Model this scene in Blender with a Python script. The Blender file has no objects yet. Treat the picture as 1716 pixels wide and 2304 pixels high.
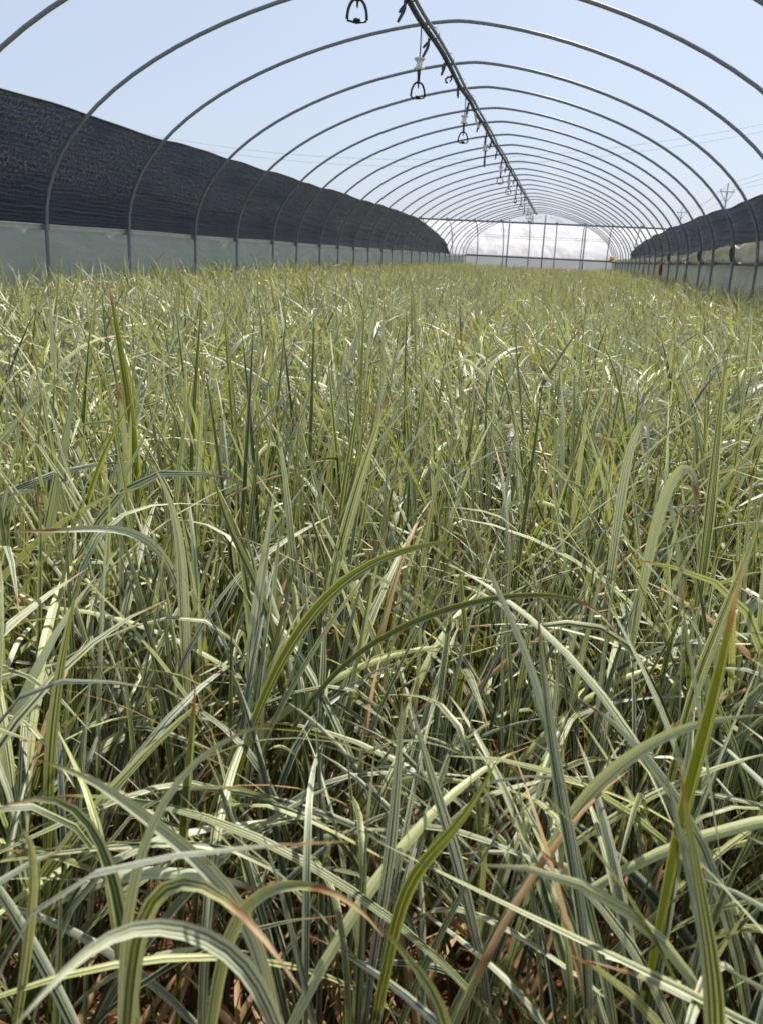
import bpy, bmesh, math, random
import numpy as np
from mathutils import Vector, Matrix

# ------------------------------------------------------------------ scene, camera, world, sun
SC = bpy.context.scene
COL = SC.collection
EYE = 0.65            # camera height above the soil (m)
S = 1.1               # spacing of the hoops (m)
R = math.radians

cam_data = bpy.data.cameras.new('camera')
cam = bpy.data.objects.new('camera', cam_data)
COL.objects.link(cam)
cr = Vector((0.97957, 0.19571, 0.04622)); cu = Vector((-0.09857, 0.267, 0.95864)); cf = Vector((-0.17528, 0.94362, -0.28083))
M = Matrix((cr, cu, -cf)).transposed().to_4x4()
M.translation = (0, 0, EYE)
cam.matrix_world = M
cam_data.sensor_fit = 'VERTICAL'
cam_data.sensor_height = 36.0
cam_data.lens = 36.0 * 1981.26 / 2304.0
cam_data.clip_start = 0.02
cam_data.clip_end = 3000
cam_data.dof.use_dof = True
cam_data.dof.focus_distance = 1.5
cam_data.dof.aperture_fstop = 15.0
SC.camera = cam

SUN_EL, SUN_AZ = 55.0, 16.0          # azimuth measured from +Y (down the tunnel) towards +X
world = bpy.data.worlds.new('World'); SC.world = world; world.use_nodes = True
wn = world.node_tree; wn.nodes.clear()
sky = wn.nodes.new('ShaderNodeTexSky'); sky.sky_type = 'NISHITA'; sky.sun_disc = False
sky.sun_elevation = R(SUN_EL); sky.sun_rotation = R(SUN_AZ)
sky.air_density = 0.7; sky.dust_density = 2.4; sky.ozone_density = 3.3; sky.altitude = 0
bg = wn.nodes.new('ShaderNodeBackground'); bg.inputs['Strength'].default_value = 0.082
wo = wn.nodes.new('ShaderNodeOutputWorld')
hz_ = wn.nodes.new('ShaderNodeMix'); hz_.data_type = 'RGBA'; hz_.inputs[0].default_value = 0.62      # thin even haze over the clear sky
hz_.inputs[7].default_value = (4.35, 4.85, 5.6, 1)
wn.links.new(sky.outputs[0], hz_.inputs[6]); wn.links.new(hz_.outputs[2], bg.inputs['Color']); wn.links.new(bg.outputs[0], wo.inputs[0])

sd = bpy.data.lights.new('sun', 'SUN'); sd.energy = 4.3; sd.angle = R(0.6); sd.color = (1.0, 0.95, 0.86)
sun = bpy.data.objects.new('sun', sd); COL.objects.link(sun)
sl = Vector((math.cos(R(SUN_EL)) * math.sin(R(SUN_AZ)), math.cos(R(SUN_EL)) * math.cos(R(SUN_AZ)), math.sin(R(SUN_EL))))
sun.rotation_euler = sl.to_track_quat('Z', 'Y').to_euler(); sun.location = sl * 30

SC.view_settings.view_transform = 'Standard'; SC.view_settings.look = 'None'
SC.view_settings.exposure = 0.92; SC.view_settings.gamma = 1.0
SC.view_settings.use_curve_mapping = False
SC.render.engine = 'CYCLES'
SC.cycles.use_denoising = True
SC.cycles.max_bounces = 6; SC.cycles.transparent_max_bounces = 8
SC.cycles.use_adaptive_sampling = True; SC.cycles.adaptive_threshold = 0.02
SC.cycles.diffuse_bounces = 2; SC.cycles.transmission_bounces = 4; SC.cycles.glossy_bounces = 2
SC.cycles.caustics_reflective = False; SC.cycles.caustics_refractive = False

rnd = random.Random(7)
HERO = {
  'A': [
    (14, 0.15, 0.8, 0.93, [(-0.548, 1.101, -0.005), (-0.547, 1.097, 0.16), (-0.545, 1.086, 0.357), (-0.544, 1.075, 0.429), (-0.543, 1.058, 0.492), (-0.542, 1.038, 0.557), (-0.539, 1.015, 0.613)]),
    (13, 0.95, 0.3, 0.9, [(-0.555, 1.093, -0.005), (-0.555, 1.09, 0.155), (-0.553, 1.079, 0.345), (-0.552, 1.072, 0.391), (-0.553, 1.064, 0.442), (-0.553, 1.054, 0.5)]),
  ],
  'B': [
    (15, 0.35, 0.35, 0.96, [(-0.23, 0.85, -0.005), (-0.224, 0.845, 0.14), (-0.204, 0.831, 0.312), (-0.189, 0.819, 0.373), (-0.169, 0.809, 0.453), (-0.153, 0.785, 0.495), (-0.142, 0.758, 0.534)]),
  ],
  'C': [
    (12, 0.15, 0.95, 0.97, [(-0.246, 0.597, -0.005), (-0.241, 0.601, 0.1), (-0.227, 0.612, 0.222), (-0.211, 0.623, 0.283), (-0.19, 0.628, 0.338), (-0.154, 0.633, 0.395), (-0.113, 0.626, 0.429), (-0.076, 0.61, 0.449), (-0.044, 0.589, 0.462)]),
  ],
  'D': [
    (8, 0.25, 0.85, 0.89, [(-0.238, 0.634, -0.005), (-0.23, 0.642, 0.097), (-0.207, 0.664, 0.216), (-0.178, 0.692, 0.274), (-0.14, 0.707, 0.314), (-0.097, 0.713, 0.343), (-0.042, 0.715, 0.368), (0.012, 0.709, 0.383), (0.052, 0.696, 0.388), (0.069, 0.677, 0.38), (0.075, 0.657, 0.365)]),
  ],
  'E': [
    (8, 0.7, 0.4, 0.93, [(0.06, 0.567, -0.005), (0.053, 0.574, 0.127), (0.032, 0.595, 0.282), (0.024, 0.602, 0.307), (0.013, 0.612, 0.339), (-0.003, 0.622, 0.374), (-0.022, 0.626, 0.404), (-0.04, 0.631, 0.439), (-0.055, 0.633, 0.47)]),
  ],
  'F': [
    (11, 0.35, 0.35, 0.95, [(0.072, 0.405, -0.005), (0.069, 0.415, 0.101), (0.058, 0.446, 0.224), (0.052, 0.467, 0.255), (0.041, 0.489, 0.293), (0.026, 0.513, 0.339), (0.015, 0.529, 0.382), (0.008, 0.538, 0.416), (0.004, 0.541, 0.44)]),
    (9, 0.4, 0.5, 1.2, [(0.098, 0.39, -0.005), (0.092, 0.403, 0.1), (0.073, 0.442, 0.221), (0.064, 0.462, 0.241), (0.048, 0.492, 0.275), (0.033, 0.52, 0.315), (0.018, 0.544, 0.354), (0.003, 0.555, 0.374)]),
  ],
  'G': [
    (11, 0.15, 0.9, 0.9, [(0.103, 0.523, -0.005), (0.104, 0.519, 0.139), (0.106, 0.507, 0.31), (0.107, 0.502, 0.347), (0.109, 0.495, 0.386), (0.111, 0.491, 0.433), (0.109, 0.48, 0.469), (0.108, 0.467, 0.508)]),
  ],
  'H': [
    (11, 0.25, 0.9, 0.95, [(0.126, 0.333, -0.005), (0.121, 0.339, 0.141), (0.105, 0.355, 0.314), (0.102, 0.358, 0.332), (0.095, 0.369, 0.358), (0.087, 0.378, 0.385), (0.08, 0.385, 0.412), (0.075, 0.386, 0.431)]),
    (9, 0.4, 0.2, 1.2, [(0.131, 0.331, -0.005), (0.125, 0.344, 0.141), (0.106, 0.382, 0.313), (0.101, 0.393, 0.333), (0.093, 0.405, 0.355), (0.083, 0.418, 0.38), (0.076, 0.429, 0.405)]),
  ],
  'I': [
    (11, 0.85, 0.2, 0.97, [(-0.085, 0.372, -0.005), (-0.095, 0.374, 0.123), (-0.125, 0.38, 0.273), (-0.139, 0.383, 0.304), (-0.156, 0.379, 0.33), (-0.178, 0.369, 0.354), (-0.195, 0.359, 0.379), (-0.211, 0.345, 0.402), (-0.223, 0.327, 0.416)]),
  ],
  'J': [
    (10.5, 0.45, 0.55, 0.89, [(-0.175, 0.279, -0.005), (-0.172, 0.287, 0.152), (-0.165, 0.311, 0.338), (-0.163, 0.317, 0.357), (-0.157, 0.319, 0.37), (-0.147, 0.319, 0.378), (-0.132, 0.314, 0.38), (-0.116, 0.306, 0.377), (-0.099, 0.296, 0.373), (-0.084, 0.285, 0.369), (-0.073, 0.273, 0.367)]),
  ],
  'K': [
    (9, 0.5, 0.6, 0.87, [(-0.161, 0.339, -0.005), (-0.157, 0.346, 0.126), (-0.144, 0.367, 0.281), (-0.14, 0.373, 0.303), (-0.132, 0.376, 0.32), (-0.118, 0.374, 0.331), (-0.1, 0.371, 0.338), (-0.079, 0.364, 0.342), (-0.062, 0.353, 0.344), (-0.052, 0.338, 0.342)]),
  ],
  'L': [
    (11, 0.75, 0.3, 1.2, [(-0.049, 0.337, -0.005), (-0.063, 0.331, 0.148), (-0.105, 0.313, 0.329), (-0.12, 0.306, 0.352), (-0.138, 0.292, 0.371), (-0.15, 0.274, 0.385), (-0.152, 0.254, 0.391), (-0.154, 0.232, 0.396), (-0.154, 0.206, 0.398)]),
  ],
  'M': [
    (9.5, 0.3, 0.85, 0.97, [(-0.159, 0.315, -0.005), (-0.166, 0.323, 0.14), (-0.189, 0.346, 0.31), (-0.196, 0.352, 0.332), (-0.205, 0.357, 0.355), (-0.216, 0.357, 0.374), (-0.225, 0.351, 0.386), (-0.233, 0.338, 0.389), (-0.243, 0.32, 0.387)]),
  ],
  'N': [
    (7.5, 0.75, 0.45, 0.96, [(-0.178, 0.303, -0.005), (-0.178, 0.308, 0.142), (-0.178, 0.326, 0.316), (-0.178, 0.332, 0.338), (-0.175, 0.34, 0.365), (-0.168, 0.347, 0.388), (-0.156, 0.352, 0.408), (-0.139, 0.355, 0.425), (-0.12, 0.354, 0.435), (-0.104, 0.35, 0.443)]),
  ],
  'O': [
    (10, 0.7, 0.1, 0.97, [(-0.086, 0.456, -0.005), (-0.085, 0.462, 0.078), (-0.081, 0.478, 0.174), (-0.079, 0.494, 0.214), (-0.077, 0.508, 0.256), (-0.077, 0.518, 0.297), (-0.077, 0.524, 0.336), (-0.078, 0.527, 0.373)]),
    (10, 0.45, 0.15, 1.2, [(0.016, 0.475, -0.005), (0.011, 0.48, 0.082), (-0.005, 0.493, 0.182), (-0.018, 0.504, 0.218), (-0.033, 0.516, 0.259), (-0.05, 0.523, 0.299), (-0.062, 0.525, 0.334), (-0.075, 0.526, 0.37)]),
  ],
  'P': [
    (11, 0.15, 0.95, 1.2, [(-0.081, 0.438, -0.005), (-0.076, 0.441, 0.116), (-0.062, 0.45, 0.258), (-0.055, 0.454, 0.287), (-0.044, 0.45, 0.306), (-0.029, 0.448, 0.329), (-0.017, 0.448, 0.356), (-0.009, 0.445, 0.381)]),
  ],
  'Q': [
    (11, 0.2, 0.9, 0.97, [(0.024, 0.284, -0.005), (0.013, 0.293, 0.143), (-0.018, 0.319, 0.319), (-0.024, 0.323, 0.331), (-0.034, 0.325, 0.341), (-0.046, 0.326, 0.351), (-0.057, 0.328, 0.362)]),
  ],
  'R': [
    (12, 0.65, 0.45, 1.2, [(-0.004, 0.54, -0.005), (0.003, 0.543, 0.1), (0.024, 0.554, 0.222), (0.039, 0.561, 0.262), (0.058, 0.564, 0.299), (0.079, 0.559, 0.329), (0.102, 0.552, 0.356), (0.126, 0.538, 0.376), (0.148, 0.521, 0.391)]),
  ],
  'S': [
    (13, 0.9, 0.1, 1.2, [(0.084, 0.96, -0.005), (0.084, 0.958, 0.16), (0.084, 0.952, 0.356), (0.085, 0.949, 0.394), (0.085, 0.947, 0.441), (0.088, 0.941, 0.482), (0.095, 0.932, 0.513), (0.101, 0.917, 0.507), (0.101, 0.894, 0.459)]),
  ],
  'T': [
    (14, 0.85, 0.3, 0.9, [(0.103, 0.892, -0.005), (0.106, 0.895, 0.169), (0.116, 0.902, 0.376), (0.124, 0.907, 0.429), (0.132, 0.906, 0.469), (0.138, 0.898, 0.478), (0.148, 0.886, 0.465), (0.151, 0.87, 0.437), (0.148, 0.852, 0.402)]),
  ],
  'U': [
    (13, 0.75, 0.1, 1.2, [(-0.259, 0.707, -0.005), (-0.257, 0.711, 0.127), (-0.252, 0.723, 0.281), (-0.249, 0.731, 0.326), (-0.245, 0.736, 0.37), (-0.239, 0.74, 0.414), (-0.235, 0.738, 0.45)]),
    (14, 0.85, 0.05, 1.2, [(-0.313, 0.719, -0.005), (-0.314, 0.72, 0.152), (-0.319, 0.724, 0.338), (-0.322, 0.726, 0.383), (-0.327, 0.723, 0.423), (-0.333, 0.713, 0.447), (-0.337, 0.702, 0.466)]),
  ],
  'V': [
    (14, 0.3, 0.3, 0.97, [(0.181, 0.946, -0.005), (0.18, 0.943, 0.153), (0.176, 0.934, 0.341), (0.173, 0.927, 0.404), (0.168, 0.916, 0.465), (0.163, 0.902, 0.523), (0.157, 0.883, 0.574)]),
  ],
  'W': [
    (13, 0.35, 0.25, 1.2, [(0.127, 0.717, -0.005), (0.13, 0.714, 0.132), (0.139, 0.703, 0.294), (0.147, 0.694, 0.359), (0.156, 0.68, 0.424), (0.16, 0.661, 0.485)]),
  ],
  'X': [
    (9, 0.3, 0.4, 0.96, [(-0.302, 2.063, -0.005), (-0.308, 2.052, 0.254), (-0.325, 2.022, 0.564), (-0.335, 2.005, 0.604), (-0.346, 1.987, 0.641), (-0.354, 1.968, 0.671)]),
  ],
  'Y': [
    (9, 0.2, 0.85, 0.92, [(-0.225, 0.483, -0.005), (-0.225, 0.487, 0.111), (-0.224, 0.499, 0.246), (-0.224, 0.505, 0.279), (-0.222, 0.51, 0.313), (-0.219, 0.51, 0.342), (-0.217, 0.51, 0.371)]),
  ],
  'Z': [
    (11, 0.2, 0.9, 0.97, [(-0.344, 0.504, -0.005), (-0.343, 0.508, 0.127), (-0.337, 0.519, 0.282), (-0.334, 0.524, 0.317), (-0.33, 0.532, 0.359), (-0.322, 0.534, 0.392), (-0.314, 0.533, 0.42)]),
  ],
  'AA': [
    (11, 0.8, 0.3, 0.9, [(-0.334, 0.849, -0.005), (-0.342, 0.839, 0.142), (-0.366, 0.81, 0.316), (-0.382, 0.791, 0.361), (-0.404, 0.758, 0.383), (-0.429, 0.716, 0.388), (-0.466, 0.665, 0.399)]),
  ],
  'AB': [
    (10, 0.25, 0.8, 1.2, [(-0.199, 0.733, -0.005), (-0.207, 0.733, 0.13), (-0.231, 0.734, 0.289), (-0.25, 0.735, 0.347), (-0.279, 0.729, 0.409), (-0.291, 0.722, 0.466)]),
  ],
}
# ------------------------------------------------------------------ helpers
def mesh_obj(name, verts, faces, mat=None, parent=None, smooth=True, uv=None, col=None, link=True):
    me = bpy.data.meshes.new(name)
    me.from_pydata([tuple(v) for v in verts], [], faces)
    if smooth:
        me.polygons.foreach_set('use_smooth', [True] * len(me.polygons))
    if uv is not None:
        l = me.uv_layers.new(name='UVMap')
        vi = np.empty(len(me.loops), dtype=np.int32); me.loops.foreach_get('vertex_index', vi)
        l.data.foreach_set('uv', np.asarray(uv, dtype=np.float32)[vi].ravel())
    if col is not None:
        a = me.color_attributes.new('leafdata', 'FLOAT_COLOR', 'POINT')
        a.data.foreach_set('color', np.asarray(col, dtype=np.float32).ravel())
    if mat: me.materials.append(mat)
    me.update()
    o = bpy.data.objects.new(name, me)
    if link: COL.objects.link(o)
    if parent is not None: o.parent = parent
    return o

def empty(name, loc=(0, 0, 0)):
    o = bpy.data.objects.new(name, None); COL.objects.link(o); o.location = loc
    o.empty_display_size = 0.05
    return o

def tag(o, label=None, cat=None, group=None, kind=None):
    if label: o['label'] = label
    if cat: o['category'] = cat
    if group: o['group'] = group
    if kind: o['kind'] = kind
    return o

class MB:
    """collects shapes into one mesh"""
    def __init__(s): s.v = []; s.f = []
    def tube(s, path, r, n=8, caps=True, closed=False):
        P = [Vector(p) for p in path]; m = len(P)
        rr = r if isinstance(r, (list, tuple)) else [r] * m
        prev = None; base = len(s.v)
        for i, p in enumerate(P):
            t = (P[min(i + 1, m - 1)] - P[max(i - 1, 0)]).normalized()
            if prev is None:
                a = Vector((0, 0, 1)) if abs(t.z) < 0.9 else Vector((1, 0, 0))
                nrm = t.cross(a).normalized()
            else:
                nrm = (prev - t * prev.dot(t)).normalized()
            prev = nrm; b = t.cross(nrm)
            for j in range(n):
                an = 2 * math.pi * j / n
                s.v.append(p + (nrm * math.cos(an) + b * math.sin(an)) * rr[i])
        for i in range(m - 1):
            for j in range(n):
                a0 = base + i * n + j; a1 = base + i * n + (j + 1) % n
                s.f.append((a0, a1, a1 + n, a0 + n))
        if caps:
            s.f.append(tuple(base + j for j in range(n))[::-1])
            s.f.append(tuple(base + (m - 1) * n + j for j in range(n)))
        return s
    def lathe(s, prof, origin=(0, 0, 0), n=16):
        o = Vector(origin); base = len(s.v); m = len(prof)
        for (r, z) in prof:
            for j in range(n):
                an = 2 * math.pi * j / n
                s.v.append(o + Vector((r * math.cos(an), r * math.sin(an), z)))
        for i in range(m - 1):
            for j in range(n):
                a0 = base + i * n + j; a1 = base + i * n + (j + 1) % n
                s.f.append((a0, a1, a1 + n, a0 + n))
        s.f.append(tuple(base + j for j in range(n))[::-1]); s.f.append(tuple(base + (m - 1) * n + j for j in range(n)))
        return s
    def box(s, c, d):
        b = len(s.v); c = Vector(c)
        for z in (-1, 1):
            for (x, y) in ((-1, -1), (1, -1), (1, 1), (-1, 1)):
                s.v.append(c + Vector((x * d[0] / 2, y * d[1] / 2, z * d[2] / 2)))
        for q in ((0, 3, 2, 1), (4, 5, 6, 7), (0, 1, 5, 4), (1, 2, 6, 5), (2, 3, 7, 6), (3, 0, 4, 7)):
            s.f.append(tuple(b + i for i in q))
        return s
    def ribbon(s, path, wvec, w):
        b = len(s.v); wv = Vector(wvec).normalized(); n = len(path)
        ww = w if isinstance(w, (list, tuple)) else [w] * n
        for p, q in zip(path, ww):
            s.v.append(Vector(p) - wv * q / 2); s.v.append(Vector(p) + wv * q / 2)
        for i in range(n - 1):
            s.f.append((b + 2 * i, b + 2 * i + 1, b + 2 * i + 3, b + 2 * i + 2))
        return s
    def build(s, name, mat, parent=None, smooth=True):
        return mesh_obj(name, s.v, s.f, mat, parent, smooth)

def grid(name, nu, nv, fn, mat, parent=None, uvfn=None):
    v = []; uv = []; f = []
    for i in range(nu + 1):
        for j in range(nv + 1):
            v.append(fn(i / nu, j / nv)); uv.append(uvfn(i / nu, j / nv) if uvfn else (i / nu, j / nv))
    for i in range(nu):
        for j in range(nv):
            a = i * (nv + 1) + j
            f.append((a, a + 1, a + nv + 2, a + nv + 1))
    return mesh_obj(name, v, f, mat, parent, True, uv=uv)

ONES = ['', 'first', 'second', 'third', 'fourth', 'fifth', 'sixth', 'seventh', 'eighth', 'ninth', 'tenth', 'eleventh', 'twelfth',
        'thirteenth', 'fourteenth', 'fifteenth', 'sixteenth', 'seventeenth', 'eighteenth', 'nineteenth', 'twentieth',
        'twenty-first', 'twenty-second', 'twenty-third', 'twenty-fourth', 'twenty-fifth', 'twenty-sixth', 'twenty-seventh', 'twenty-eighth']

# cheap smooth noise for geometry
def vnoise(x, y=0.0, z=0.0):
    return (math.sin(x * 1.7 + 1.3 * math.sin(y * 1.9 + z)) + math.sin(y * 2.3 + 1.1 * math.sin(x * 1.3 - z * 1.7) + 2.0)
            + math.sin((x + y) * 3.1 + z * 2.1 + 0.7) * 0.6 + math.sin(x * 5.3 - y * 4.7 + z) * 0.35) / 2.95

# ------------------------------------------------------------------ materials
def new_mat(name):
    m = bpy.data.materials.new(name); m.use_nodes = True
    nt = m.node_tree; nt.nodes.clear()
    out = nt.nodes.new('ShaderNodeOutputMaterial')
    return m, nt, out

class N:
    def __init__(s, nt): s.nt = nt
    def __call__(s, typ, **kw):
        n = s.nt.nodes.new(typ)
        ins = kw.pop('ins', {})
        for k, v in kw.items(): setattr(n, k, v)
        for k, v in ins.items():
            if isinstance(v, bpy.types.NodeSocket): s.nt.links.new(v, n.inputs[k])
            else: n.inputs[k].default_value = v
        return n
    def math(s, op, a, b=None, c=None, clamp=False):
        n = s.nt.nodes.new('ShaderNodeMath'); n.operation = op; n.use_clamp = clamp
        for i, v in enumerate((a, b, c)):
            if v is None: continue
            if isinstance(v, bpy.types.NodeSocket): s.nt.links.new(v, n.inputs[i])
            else: n.inputs[i].default_value = v
        return n.outputs[0]
    def mix(s, fac, a, b):
        n = s.nt.nodes.new('ShaderNodeMix'); n.data_type = 'RGBA'
        for k, v in ((0, fac), (6, a), (7, b)):
            if isinstance(v, bpy.types.NodeSocket): s.nt.links.new(v, n.inputs[k])
            elif k == 0: n.inputs[0].default_value = v
            else: n.inputs[k].default_value = (v[0], v[1], v[2], 1)
        return n.outputs[2]
    def sstep(s, v, a, b):
        n = s.nt.nodes.new('ShaderNodeMapRange'); n.interpolation_type = 'SMOOTHSTEP'
        for k, q in ((0, v), (1, a), (2, b)):
            if isinstance(q, bpy.types.NodeSocket): s.nt.links.new(q, n.inputs[k])
            else: n.inputs[k].default_value = q
        return n.outputs[0]
    def link(s, a, b): s.nt.links.new(a, b)

def mat_leaf():
    m, nt, out = new_mat('striped_leaf'); g = N(nt)
    uvn = g('ShaderNodeUVMap', uv_map='UVMap'); sep = g('ShaderNodeSeparateXYZ', ins={0: uvn.outputs[0]})
    u, v = sep.outputs[0], sep.outputs[1]
    at = g('ShaderNodeAttribute', attribute_name='leafdata'); sc = g('ShaderNodeSeparateColor', ins={0: at.outputs['Color']})
    st, lime, tb = sc.outputs[0], sc.outputs[1], sc.outputs[2]; seed = at.outputs['Alpha']
    oi = g('ShaderNodeObjectInfo').outputs['Random']
    seed2 = g.math('ADD', g.math('MULTIPLY', seed, 37.0), g.math('MULTIPLY', oi, 91.0))
    # long stripes: noise stretched along the blade
    vec = g('ShaderNodeCombineXYZ', ins={0: g.math('MULTIPLY', u, 14.0), 1: g.math('MULTIPLY', v, 0.5), 2: seed2})
    ns = g('ShaderNodeTexNoise', noise_dimensions='3D', ins={'Vector': vec.outputs[0], 'Scale': 1.0, 'Detail': 0.6, 'Roughness': 0.5})
    thr = g.math('SUBTRACT', 0.71, g.math('MULTIPLY', st, 0.31))
    thr = g.math('ADD', thr, g.math('MULTIPLY', g.math('SUBTRACT', 0.55, g.sstep(v, 0.15, 0.85)), 0.16))
    stripe = g.sstep(ns.outputs[0], g.math('SUBTRACT', thr, 0.025), g.math('ADD', thr, 0.025))
    edge = g.sstep(g.math('ABSOLUTE', g.math('SUBTRACT', u, 0.5)), 0.35, 0.41)
    edge = g.math('MULTIPLY', edge, g.math('MULTIPLY', g.math('ADD', 0.35, g.math('MULTIPLY', st, 0.9)), g.math('ADD', 0.22, g.math('MULTIPLY', g.sstep(v, 0.1, 0.7), 0.9))), clamp=True)
    pale = g.math('MAXIMUM', stripe, edge)
    # green body: blue-green to lime
    lv = g.math('ADD', lime, g.math('MULTIPLY', g.math('SUBTRACT', oi, 0.5), 0.35), clamp=True)
    green = g.mix(lv, (0.009, 0.022, 0.009), (0.034, 0.052, 0.006))
    cream = g.mix(lv, (0.58, 0.61, 0.46), (0.50, 0.53, 0.21))
    n2 = g('ShaderNodeTexNoise', ins={'Vector': g('ShaderNodeCombineXYZ', ins={0: g.math('MULTIPLY', u, 26.0), 1: g.math('MULTIPLY', v, 5.0), 2: seed2}).outputs[0], 'Scale': 1.0, 'Detail': 2.0})
    fine = g.math('ADD', 0.75, g.math('MULTIPLY', n2.outputs[0], 0.5))
    body = g.mix(pale, green, cream)
    body = g('ShaderNodeVectorMath', operation='SCALE', ins={0: body, 'Scale': fine}).outputs[0]
    # brown tip
    n3 = g('ShaderNodeTexNoise', ins={'Vector': g('ShaderNodeCombineXYZ', ins={0: g.math('MULTIPLY', u, 3.0), 1: g.math('MULTIPLY', v, 16.0), 2: seed2}).outputs[0], 'Scale': 1.0, 'Detail': 3.0})
    vt = g.math('ADD', v, g.math('MULTIPLY', g.math('SUBTRACT', n3.outputs[0], 0.5), 0.07))
    tip = g.sstep(vt, g.math('SUBTRACT', tb, 0.012), g.math('ADD', tb, 0.012))
    tip2 = g.sstep(vt, g.math('ADD', tb, 0.008), g.math('ADD', tb, 0.04))
    yel = g.sstep(vt, g.math('SUBTRACT', tb, 0.07), tb)
    tan = g.mix(n3.outputs[0], (0.50, 0.35, 0.17), (0.27, 0.15, 0.055))
    brown = g.mix(tip2, (0.20, 0.080, 0.018), tan)
    body = g.mix(g.math('MULTIPLY', yel, 0.5), body, (0.30, 0.24, 0.04))
    # small rust flecks
    fl = g('ShaderNodeTexNoise', ins={'Vector': g('ShaderNodeCombineXYZ', ins={0: g.math('MULTIPLY', u, 2.0), 1: g.math('MULTIPLY', v, 22.0), 2: seed2}).outputs[0], 'Scale': 1.0, 'Detail': 2.0})
    fleck = g.math('MULTIPLY', g.sstep(fl.outputs[0], 0.68, 0.74), 0.7)
    body = g.mix(fleck, body, (0.22, 0.09, 0.03))
    colr = g.mix(tip, body, brown)
    # transmitted light: yellower and more saturated
    tr_live = g.mix(pale, g.mix(lv, (0.030, 0.052, 0.008), (0.13, 0.155, 0.008)), g.mix(lv, (0.36, 0.375, 0.17), (0.38, 0.40, 0.075)))
    tr = g.mix(tip, tr_live, g.mix(0.3, brown, (0.28, 0.19, 0.07)))
    bump = g('ShaderNodeBump', ins={'Strength': 0.5, 'Distance': 0.0006, 'Height': ns.outputs[0]})
    p = g('ShaderNodeBsdfPrincipled', ins={'Base Color': colr, 'Roughness': 0.46, 'Normal': bump.outputs[0]})
    p.inputs['Specular IOR Level'].default_value = 0.6
    t = g('ShaderNodeBsdfTranslucent', ins={'Color': tr})
    mx = g('ShaderNodeMixShader', ins={0: 0.30, 1: p.outputs[0], 2: t.outputs[0]})
    g.link(mx.outputs[0], out.inputs[0]); return m

def mat_soil():
    m, nt, out = new_mat('red_soil'); g = N(nt)
    tc = g('ShaderNodeTexCoord')
    n1 = g('ShaderNodeTexNoise', ins={'Vector': tc.outputs['Object'], 'Scale': 3.0, 'Detail': 6.0})
    n2 = g('ShaderNodeTexNoise', ins={'Vector': tc.outputs['Object'], 'Scale': 60.0, 'Detail': 8.0, 'Roughness': 0.7})
    c = g.mix(n1.outputs[0], (0.060, 0.022, 0.012), (0.12, 0.042, 0.020))
    c = g.mix(g.sstep(n2.outputs[0], 0.45, 0.7), c, (0.19, 0.065, 0.03))
    sx = g('ShaderNodeSeparateXYZ', ins={0: tc.outputs['Object']})
    outb = g.sstep(g.math('ABSOLUTE', g.math('ADD', sx.outputs[0], 0.844)), 2.40, 2.60)
    weeds = g.mix(n1.outputs[0], (0.05, 0.075, 0.03), (0.16, 0.15, 0.09))
    c = g.mix(outb, c, weeds)
    b = g('ShaderNodeBump', ins={'Strength': 0.9, 'Distance': 0.012, 'Height': n2.outputs[0]})
    p = g('ShaderNodeBsdfPrincipled', ins={'Base Color': c, 'Roughness': 0.95, 'Normal': b.outputs[0]})
    g.link(p.outputs[0], out.inputs[0]); return m

def mat_simple(name, col, rough=0.5, metal=0.0, var=0.25, scale=25.0, bump=0.0, bdist=0.002, spec=0.5):
    m, nt, out = new_mat(name); g = N(nt)
    tc = g('ShaderNodeTexCoord')
    n1 = g('ShaderNodeTexNoise', ins={'Vector': tc.outputs['Object'], 'Scale': scale, 'Detail': 5.0})
    lo = tuple(c * (1 - var) for c in col); hi = tuple(min(c * (1 + var), 1) for c in col)
    c = g.mix(n1.outputs[0], lo, hi)
    r = g.math('ADD', rough - 0.08, g.math('MULTIPLY', n1.outputs[0], 0.16))
    p = g('ShaderNodeBsdfPrincipled', ins={'Base Color': c, 'Roughness': r, 'Metallic': metal})
    p.inputs['Specular IOR Level'].default_value = spec
    if bump:
        b = g('ShaderNodeBump', ins={'Strength': bump, 'Distance': bdist, 'Height': n1.outputs[0]})
        g.link(b.outputs[0], p.inputs['Normal'])
    g.link(p.outputs[0], out.inputs[0]); return m

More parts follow.
